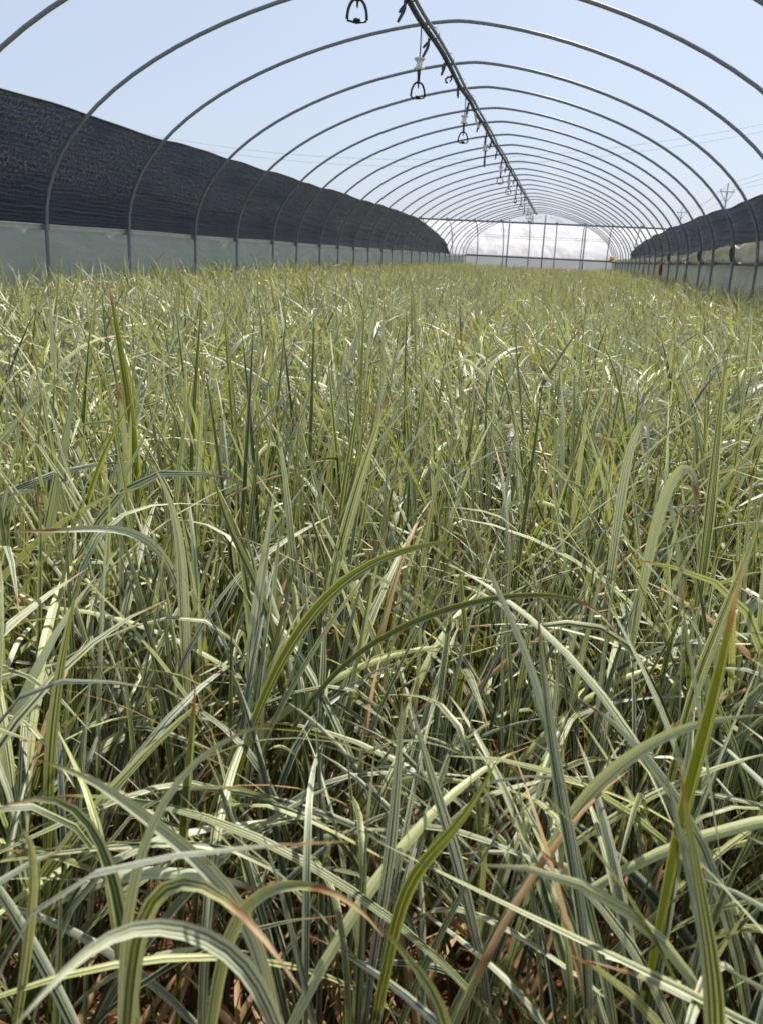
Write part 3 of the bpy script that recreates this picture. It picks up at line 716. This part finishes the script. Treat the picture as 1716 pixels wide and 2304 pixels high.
for i, x in enumerate(np.arange(-6.9, 6.2, 0.82)):
    pts = [cross(x, 0, -0.012) + Vector((0, 0, -0.9))] + [cross(x, t, -0.012) for t in np.linspace(0, 1.0, 14)]
    MB().tube([Vector((q.x, q.y, max(q.z, -0.1))) for q in pts], 0.017, 8).build('upright', STEEL, ct)
    if i % 2 == 0:
        MB().tube([cross(x, t, -0.012, 0.25 * (t - 1)) for t in np.linspace(1.0, 1.10, 6)], 0.010, 6).build('loose_rod', STEEL, ct)
    MB().box(cross(x, 1.0, -0.02, -0.01), (0.09, 0.07, 0.09)).build('clamp', STEEL, ct, False)
tag(ct, 'white plastic greenhouse lying crosswise behind the far end of the tunnel', 'greenhouse')

# ------------------------------------------------------------------ overhead line
def para(pts, n=60):
    X = np.array([p[0] for p in pts]); Z = np.array([p[2] for p in pts]); c = np.polyfit(X, Z, 2)
    xs_ = np.linspace(-75, 45, n); return [Vector((xx, 90.0, float(np.polyval(c, xx)))) for xx in xs_]
W0 = para([(-43.69, 90.0, 11.32), (-33.79, 90.0, 10.22), (-18.31, 90.0, 9.51), (-6.01, 90.0, 9.95), (5.34, 90.0, 11.39), (16.14, 90.0, 13.3)])
w1 = MB().tube(W0, 0.017, 5).build('overhead_wire', WIREM); tag(w1, 'upper of the two long overhead wires sagging across the sky', 'wire', 'overhead wires')
w2 = MB().tube([p + Vector((0, 1.2, -0.50)) for p in W0], 0.017, 5).build('overhead_wire', WIREM); tag(w2, 'lower of the two long overhead wires sagging across the sky', 'wire', 'overhead wires')
def pole(x, y, h, arm, label):
    o = empty('utility_pole', (x, y, 0))
    MB().tube([(0, 0, -0.5), (0, 0, h * 0.5), (0.02, 0, h)], [0.17, 0.15, 0.11], 10).build('shaft', POLEM, o)
    MB().box((0, -0.16, h - 0.75), (arm, 0.12, 0.12)).build('crossarm', POLEM, o, False)
    for s_ in (-1, 1):
        MB().tube([(s_ * arm * 0.45, -0.12, h - 0.8), (s_ * 0.05, -0.12, h - 2.0)], 0.05, 6).build('brace', POLEM, o)
        MB().lathe([(0.05, 0), (0.11, 0.05), (0.07, 0.12), (0.10, 0.2), (0.04, 0.3)], (s_ * arm * 0.45, -0.16, h - 0.66), 8).build('insulator', WHITEP, o)
    MB().lathe([(0.05, 0), (0.11, 0.05), (0.07, 0.12), (0.10, 0.2), (0.04, 0.35)], (0.02, 0, h), 8).build('insulator', WHITEP, o)
    tag(o, label, 'utility pole', 'utility poles beyond the right wall')
pole(19.33, 125, 11.0, 1.75, 'nearer and taller utility pole with crossarm above the right net')
pole(22.04, 195, 12.2, 1.75, 'farther and smaller utility pole with crossarm above the right net')
H1 = [(18.55, 124.84, 10.5), (19.35, 125, 11.3), (20.11, 124.84, 10.5)]; H2 = [(21.26, 194.84, 11.7), (22.06, 195, 12.5), (22.82, 194.84, 11.7)]; H0 = [(16.3, 45, 8.6), (17.2, 45, 9.5), (18.1, 45, 8.6)]
for i in range(3):
    path = []
    for (a, b, sg) in ((H0[i], H1[i], 0.6), (H1[i], H2[i], 1.2)):
        for t in np.linspace(0, 1, 24):
            q = Vector(a).lerp(Vector(b), float(t)); q.z -= sg * 4 * t * (1 - t); path.append(q)
    o = MB().tube(path, 0.018, 5).build('pole_wire', WIREM)
    tag(o, ['left', 'topmost', 'right'][i] + ' of the three thin wires strung between the two utility poles', 'wire', 'wires on the utility poles')

# ------------------------------------------------------------------ the striped grass crop
def width_profile(t):
    w = 0.45 + 0.55 * min(1.0, t / 0.35) ** 0.8
    if t > 0.62: w *= max(0.0, 1 - ((t - 0.62) / 0.38) ** 1.9)
    return w
def blade(P, width, nu, data, facing=None, twist=0.0, fold=0.25, side=None, slim=False):
    """verts, faces, uv, col of one strap leaf along points P (base first). facing: point the flat side looks at"""
    n = len(P); vs = []; uv = []; fs = []
    for i, p in enumerate(P):
        t = i / (n - 1)
        T = (P[min(i + 1, n - 1)] - P[max(i - 1, 0)]).normalized()
        if facing is not None: b = T.cross(facing - p)
        else: b = side - T * side.dot(T)
        if b.length < 1e-6: b = T.orthogonal()
        b.normalize(); nr = b.cross(T)
        an = twist * t; b2 = b * math.cos(an) + nr * math.sin(an); n2 = nr * math.cos(an) - b * math.sin(an)
        w = width * max(width_profile(t), 0.03) * ((0.34 + 0.66 * min(1.0, t / 0.72) ** 2) if slim else (0.50 + 0.50 * min(1.0, t / 0.6) ** 1.3))
        for j in range(nu + 1):
            q = j / nu - 0.5
            vs.append(p + b2 * (q * w) + n2 * (abs(2 * q) ** 1.4 * fold * w * 0.5)); uv.append((j / nu, t))
    for i in range(n - 1):
        for j in range(nu):
            a = i * (nu + 1) + j; fs.append((a, a + 1, a + nu + 2, a + nu + 1))
    return vs, fs, uv, [data] * len(vs)
def leaf_curve(r, kind, n):
    if kind == 'up':    L = r.uniform(0.34, 0.54); a0 = r.uniform(0.0, 0.36); a1 = a0 + r.uniform(0.05, 0.7); pw = 1.4
    elif kind == 'arch': L = r.uniform(0.34, 0.56); a0 = r.uniform(0.08, 0.40); a1 = a0 + r.uniform(0.7, 1.7); pw = r.uniform(1.2, 2.2)
    elif kind == 'bent': L = r.uniform(0.36, 0.54); a0 = r.uniform(0.02, 0.3); a1 = a0 + r.uniform(0.2, 0.6); pw = 1.3
    else:               L = r.uniform(0.14, 0.34); a0 = r.uniform(0.3, 0.9); a1 = a0 + r.uniform(0.6, 2.2); pw = 1.0
    kt = r.uniform(0.5, 0.8); ka = r.uniform(0.8, 1.6) if kind == 'bent' else 0.0
    dz = r.uniform(-0.5, 0.5); p = Vector((r.uniform(0.0, 0.012), r.uniform(-0.006, 0.006), -0.006)); P = [p.copy()]
    for i in range(1, n + 1):
        t = (i - 0.5) / n
        a = a0 + (a1 - a0) * t ** pw + ka / (1 + math.exp(-(t - kt) * 22))
        a = min(a, 2.7); z = dz * t
        p = p + Vector((math.sin(a) * math.cos(z), math.sin(a) * math.sin(z), math.cos(a))) * (L / n)
        if p.z < 0.004: p.z = 0.004 + 0.002 * i / n
        P.append(p.copy())
    return P
def leaf_kind(r):
    q = r.random()
    return 'up' if q < 0.44 else 'arch' if q < 0.77 else 'bent' if q < 0.88 else 'dead'
def leaf_data(r, kind, pale=0.0):
    if kind == 'dead': return (0.4, 0.5, r.uniform(-0.4, 0.25), r.random())
    st = min(max(r.gauss(0.48, 0.25) + pale, 0.05), 1.0); lime = min(max(r.gauss(0.48, 0.28), 0), 1)
    tb = 1.2 if r.random() < 0.25 else r.uniform(0.93, 0.985)
    if kind != 'up' and r.random() < (0.02 if pale > 0 else 0.06): tb = r.uniform(0.5, 0.88)
    return (st, lime, tb, r.random())
def make_leaf(r, kind, n, nu, wide=1.0, pale=0.0):
    P = leaf_curve(r, kind, n)
    w = r.uniform(0.0050, 0.0098) * wide if kind != 'dead' else r.uniform(0.004, 0.008)
    return blade(P, w, nu, leaf_data(r, kind, pale), None, r.uniform(-1.1, 1.1) * (1.8 if kind == 'dead' else 1.0), r.uniform(0.1, 0.5), Vector((0, 1, 0)))
def leaf_mesh(name, g):
    o = mesh_obj(name, g[0], g[1], LEAF, None, True, g[2], g[3], link=False); me = o.data; bpy.data.objects.remove(o); return me

rl = random.Random(21); LOOK = {}
LEAVES = {'up': [], 'arch': [], 'bent': [], 'dead': []}
for kind, cnt in (('up', 26), ('arch', 26), ('bent', 8), ('dead', 10)):
    for i in range(cnt): 
        g = make_leaf(rl, kind, 16, 4, 0.90, -0.08)  # near leaves greener, which also paints the foreground darker
        LEAVES[kind].append((leaf_mesh('leaf', g), [g[0][q] for q in range(2, len(g[0]), 5)]))
        LOOK[LEAVES[kind][-1][0].name] = (g[3][0], kind)
PROTO = bpy.data.collections.new('tuft_shapes')
NPROTO = 36
for i in range(NPROTO):
    V = []; F = []; U = []; C = []
    for q in range(rl.choice((8, 9, 10))):
        kind = leaf_kind(rl) if rl.random() < 0.62 else rl.choice(('arch', 'arch', 'bent')); v, f, uv, c = make_leaf(rl, kind, 12, 2, 1.22, 0.15)  # far tufts striped paler, putting their backlit sheen into the colour
        rot = Matrix.Rotation(rl.uniform(0, 6.283), 3, 'Z'); off = Vector((rl.gauss(0, 0.014), rl.gauss(0, 0.014), 0)); b = len(V)
        V += [rot @ a + off for a in v]; F += [tuple(b + k for k in ff) for ff in f]; U += uv; C += c
    o = mesh_obj('tuft', V, F, LEAF, None, True, U, C, link=False); PROTO.objects.link(o)

CAM = Vector((0, 0, EYE))
def in_view(p, m=0.12):
    d = p - CAM; z = d.dot(cf)
    if z < 0.05: return False
    return abs(d.dot(cr) / z) < 0.433 + m and abs(d.dot(cu) / z) < 0.5815 + m
HERO_LABEL = {
    'A': 'tall lime blade with red-brown tip beside a pale brown-tipped blade, left midfield',
    'B': 'broad dark green blade leaning right in the middle of the picture',
    'C': 'wide lime green blade arching to the right across the centre',
    'D': 'long thin blade arching right with a drooping brown tip, right of centre',
    'E': 'narrow pale blade with brown tip leaning left, right of centre',
    'F': 'two broad upright green blades side by side, lower right of centre',
    'G': 'lime blade with dark brown tip leaning right near the right edge',
    'H': 'wide olive blade with orange tip beside a dark blade, lower right corner',
    'I': 'broad silvery blade arching left across the lower left',
    'J': 'arched blade with long brown withered tip pointing down, bottom left of centre',
    'K': 'low arched blade whose brown tip droops right, bottom centre',
    'L': 'broad pale blade bending down into the bottom left corner',
    'M': 'lime blade arching out of the left edge low in the picture',
    'N': 'thin pale out-of-focus blade sweeping up to the right, lower left',
    'O': 'two pale striped blades parting from one point, lower centre',
    'P': 'curved lime blade with pointed tip, lower centre right',
    'Q': 'short lime blade at the bottom edge in the middle',
    'R': 'broad striped blade arching right out of the right edge',
    'S': 'white blade folded over at its top, right midfield',
    'T': 'white blade drooping over with a sharp bend, far right midfield',
    'U': 'two upright silvery white blades left of the centre',
    'V': 'tall straight green blade near the right edge, reaching up to midfield',
    'W': 'dark striped blade cut by the right edge at mid height',
    'X': 'thin tall blade poking up in front of the left net',
    'Y': 'short upright lime blade with brown tip, left of centre low',
    'Z': 'straight lime blade rising near the left edge at mid height',
    'AA': 'pale blade arching flat to the left edge',
    'AB': 'lime blade crossing left of the centre'}
PLANTS = 0
def catmull(P, n):
    P = [Vector(p) for p in P]; Q = [P[0] * 2 - P[1]] + P + [P[-1] * 2 - P[-2]]; m = len(P) - 1
    d = [0.0]
    dense = []
    for i in range(m):
        for k in range(12):
            t = k / 12; a, b, c, e = Q[i], Q[i + 1], Q[i + 2], Q[i + 3]
            dense.append(0.5 * ((2 * b) + (c - a) * t + (2 * a - 5 * b + 4 * c - e) * t * t + (3 * b - a - 3 * c + e) * t ** 3))
    dense.append(P[-1])
    for i in range(1, len(dense)): d.append(d[-1] + (dense[i] - dense[i - 1]).length)
    out = []
    for k in range(n + 1):
        s = d[-1] * k / n; i = min(max(np.searchsorted(d, s), 1), len(d) - 1)
        f = (s - d[i - 1]) / max(d[i] - d[i - 1], 1e-9); out.append(dense[i - 1].lerp(dense[i], float(f)))
    for _ in range(6):
        out = [out[0]] + [out[i] * 0.5 + (out[i - 1] + out[i + 1]) * 0.25 for i in range(1, n)] + [out[n]]
    return out
rp = random.Random(5)
def add_generic_leaf(root, base, r, kinds=None, maxtop=None):
    for _ in range(24):
        kind = (leaf_kind(r) if r.random() < 0.8 else 'up') if kinds is None else r.choice(kinds)
        me, mid = r.choice(LEAVES[kind]); az = r.uniform(0, 6.283); sc = r.uniform(0.8, 1.12)
        off = Vector((r.gauss(0, 0.014), r.gauss(0, 0.014), 0)); rot = Matrix.Rotation(az, 3, 'Z')
        ok = True
        for q in mid:
            w = base + off + rot @ (q * sc); d = (w - CAM).length
            if d < 0.62: ok = False; break
            # keep the near view open: nothing tall right in front of the lens
            if d < 0.80 and w.z > 0.31: ok = False; break
            if d < 1.0 and w.z > 0.42: ok = False; break
        if ok: break
    else: return
    o = bpy.data.objects.new('leaf', me); COL.objects.link(o); o.parent = root
    o.location = off; o.rotation_euler = (0, 0, az); o.scale = (sc, sc, sc)
    return (me, max(w_.z for w_ in [rot @ (q * sc) for q in mid]))
hero_xy = []
for key, leaves in HERO.items():
    base = Vector(leaves[0][4][0]); base.z = 0
    root = empty('striped_plant', base); PLANTS += 1; hero_xy.append((base.x, base.y))
    for (w, st, li, tb, P) in leaves:
        Q = catmull(P, 34)
        g = blade(Q, w * 0.001 * 0.87, 4, (st, li, tb, rp.random()), CAM + Vector((rp.uniform(-0.25, 0.25), 0, 0.15)), 0.0, 0.35, None, True)
        me = leaf_mesh('leaf', g); me.transform(Matrix.Translation(-base))
        o = bpy.data.objects.new('leaf', me); COL.objects.link(o); o.parent = root
    for q in range(3): add_generic_leaf(root, base, rp)
    tag(root, HERO_LABEL[key], 'grass plant', 'striped grass plants in the foreground', 'thing')

# plant positions: jittered grid over the whole bed
pos = []
STEP = 0.073
xw0, xw1 = XLs * S + 0.05, XRs * S - 0.05
gy = -0.35
while gy < 27.2 * S:
    gx = xw0
    while gx < xw1:
        x = gx + rp.uniform(-0.04, 0.04); y = gy + rp.uniform(-0.04, 0.04)
        if math.hypot(x, y) > 0.40 and x > xw0 and x < xw1: pos.append((x, y))
        gx += STEP
    gy += STEP
def score(q):
    p = Vector((q[0], q[1], 0.28)); return (p - CAM).length + (0 if in_view(p, 0.02) else 100)
pos.sort(key=score)
NEAR = 300 - PLANTS
def plant_label(base, got):
    """what sets the tuft apart: how its leaves look, then where it stands in the picture"""
    d = Vector((base.x, base.y, 0.25)) - CAM; z = max(d.dot(cf), 0.05)
    sx = d.dot(cr) / z / 0.433; sy = d.dot(cu) / z / 0.5815
    col = 'far left' if sx < -0.7 else 'left' if sx < -0.35 else 'centre left' if sx < -0.12 else 'centre' if sx < 0.08 else 'centre right' if sx < 0.34 else 'right' if sx < 0.65 else 'far right'
    row = 'bottom edge' if sy < -0.8 else 'low' if sy < -0.5 else 'lower middle' if sy < -0.22 else 'mid height' if sy < 0.0 else 'upper middle'
    live = [LOOK[m.name] for m, h in got if LOOK[m.name][1] != 'dead']
    pale = sum(l[0][0] for l in live) / max(len(live), 1); lime = sum(l[0][1] for l in live) / max(len(live), 1)
    tips = sum(1 for l in live if l[0][2] < 1.0); dead = len(got) - len(live); top = max([h for m, h in got] + [0])
    tone = 'pale cream-striped' if pale > 0.62 else 'lime-tinged striped' if lime > 0.55 else 'dark green striped' if pale < 0.45 else 'grey-green striped'
    size = 'tall' if top > 0.47 else 'short' if top < 0.36 else 'middling'
    num = ['no', 'one', 'two', 'three', 'four', 'five', 'six', 'seven', 'eight', 'nine', 'ten', 'eleven', 'twelve', 'thirteen']
    return '%s %s tuft, %s brown tips, %s withered leaves, %s %s' % (size, tone, num[min(tips, 13)], num[min(dead, 13)], col, row)
for (x, y) in pos[:NEAR]:
    root = empty('striped_plant', (x, y, 0)); base = Vector((x, y, 0))
    got = [add_generic_leaf(root, base, rp) for q in range(rp.choice((11, 12, 13)))]
    got += [add_generic_leaf(root, base, rp, ['dead']) for q in range(rp.choice((1, 2, 2, 3)))]
    tag(root, plant_label(base, [q for q in got if q]), 'grass plant', 'striped grass plants in the foreground', 'thing')
rest = pos[NEAR:]
# leave out the tufts whose leaves would hang in front of the lens
rest = [q for q in rest if math.hypot(q[0], q[1]) > 0.75 or q[1] > 0.3]
me = bpy.data.meshes.new('grass_crop'); me.from_pydata([(x, y, 0) for x, y in rest], [], [])
nR = len(rest)
a = me.attributes.new('t_rot', 'FLOAT_VECTOR', 'POINT'); arr = np.zeros((nR, 3), dtype=np.float32)
rs = np.random.RandomState(3); arr[:, 2] = rs.uniform(0, 6.283, nR); arr[:, 0] = rs.normal(0, 0.05, nR); arr[:, 1] = rs.normal(0, 0.05, nR)
a.data.foreach_set('vector', arr.ravel())
a = me.attributes.new('t_scale', 'FLOAT', 'POINT'); xr = np.array([q[0] for q in rest]); edge = 1 + 0.16 * np.clip(1 - np.minimum(xr - xw0, xw1 - xr) / 0.8, 0, 1)
a.data.foreach_set('value', (rs.uniform(0.80, 1.14, nR) * edge).astype(np.float32))
a = me.attributes.new('t_idx', 'INT', 'POINT'); a.data.foreach_set('value', rs.randint(0, NPROTO, nR).astype(np.int32))
crop = bpy.data.objects.new('grass_crop', me); COL.objects.link(crop); me.materials.append(LEAF)
ng = bpy.data.node_groups.new('scatter_tufts', 'GeometryNodeTree')
ng.interface.new_socket('Geometry', in_out='INPUT', socket_type='NodeSocketGeometry'); ng.interface.new_socket('Geometry', in_out='OUTPUT', socket_type='NodeSocketGeometry')
gi = ng.nodes.new('NodeGroupInput'); go = ng.nodes.new('NodeGroupOutput'); ip = ng.nodes.new('GeometryNodeInstanceOnPoints')
ci = ng.nodes.new('GeometryNodeCollectionInfo'); ci.inputs['Collection'].default_value = PROTO
ci.inputs['Separate Children'].default_value = True; ci.inputs['Reset Children'].default_value = True
def nattr(nm, dt):
    n = ng.nodes.new('GeometryNodeInputNamedAttribute'); n.data_type = dt; n.inputs['Name'].default_value = nm; return n.outputs['Attribute']
er = ng.nodes.new('FunctionNodeEulerToRotation')
ng.links.new(nattr('t_rot', 'FLOAT_VECTOR'), er.inputs[0]); ng.links.new(er.outputs[0], ip.inputs['Rotation'])
ng.links.new(nattr('t_scale', 'FLOAT'), ip.inputs['Scale']); ng.links.new(nattr('t_idx', 'INT'), ip.inputs['Instance Index'])
ip.inputs['Pick Instance'].default_value = True
ng.links.new(gi.outputs[0], ip.inputs['Points']); ng.links.new(ci.outputs[0], ip.inputs['Instance']); ng.links.new(ip.outputs[0], go.inputs[0])
md = crop.modifiers.new('scatter', 'NODES'); md.node_group = ng
tag(crop, 'dense bed of white-striped grass filling the tunnel behind the foreground plants', 'grass', kind='stuff')

# dry leaf litter on the soil
V = []; F = []; U = []; C = []
rt_ = random.Random(11)
for i in range(420):
    y = rt_.uniform(0.25, 3.2); x = rt_.uniform(-0.25 - 0.75 * y, 0.15 + 0.4 * y)
    L = rt_.uniform(0.03, 0.13); az = rt_.uniform(0, 6.283); cv = rt_.uniform(-2.0, 2.0); p = Vector((x, y, 0.012)); P = [p.copy()]
    for k in range(6):
        p = p + Vector((math.cos(az + cv * k / 6), math.sin(az + cv * k / 6), 0)) * L / 6; p.z = 0.010 + 0.012 * math.sin(math.pi * (k + 1) / 6 * rt_.uniform(0.6, 1.3)) + abs(ground_h(p.x, p.y)) ; P.append(p.copy())
    v, f, uv, c = blade(P, rt_.uniform(0.005, 0.010), 2, (0.4, 0.5, -0.5, rt_.random()), None, rt_.uniform(-1.5, 1.5), 0.6, Vector((-math.sin(az), math.cos(az), 0.3)))
    b = len(V); V += v; F += [tuple(b + k for k in ff) for ff in f]; U += uv; C += c
tag(mesh_obj('leaf_litter', V, F, LEAF, None, True, U, C), 'dry tan leaf scraps lying on the red soil between the plants', 'leaf litter', kind='stuff')
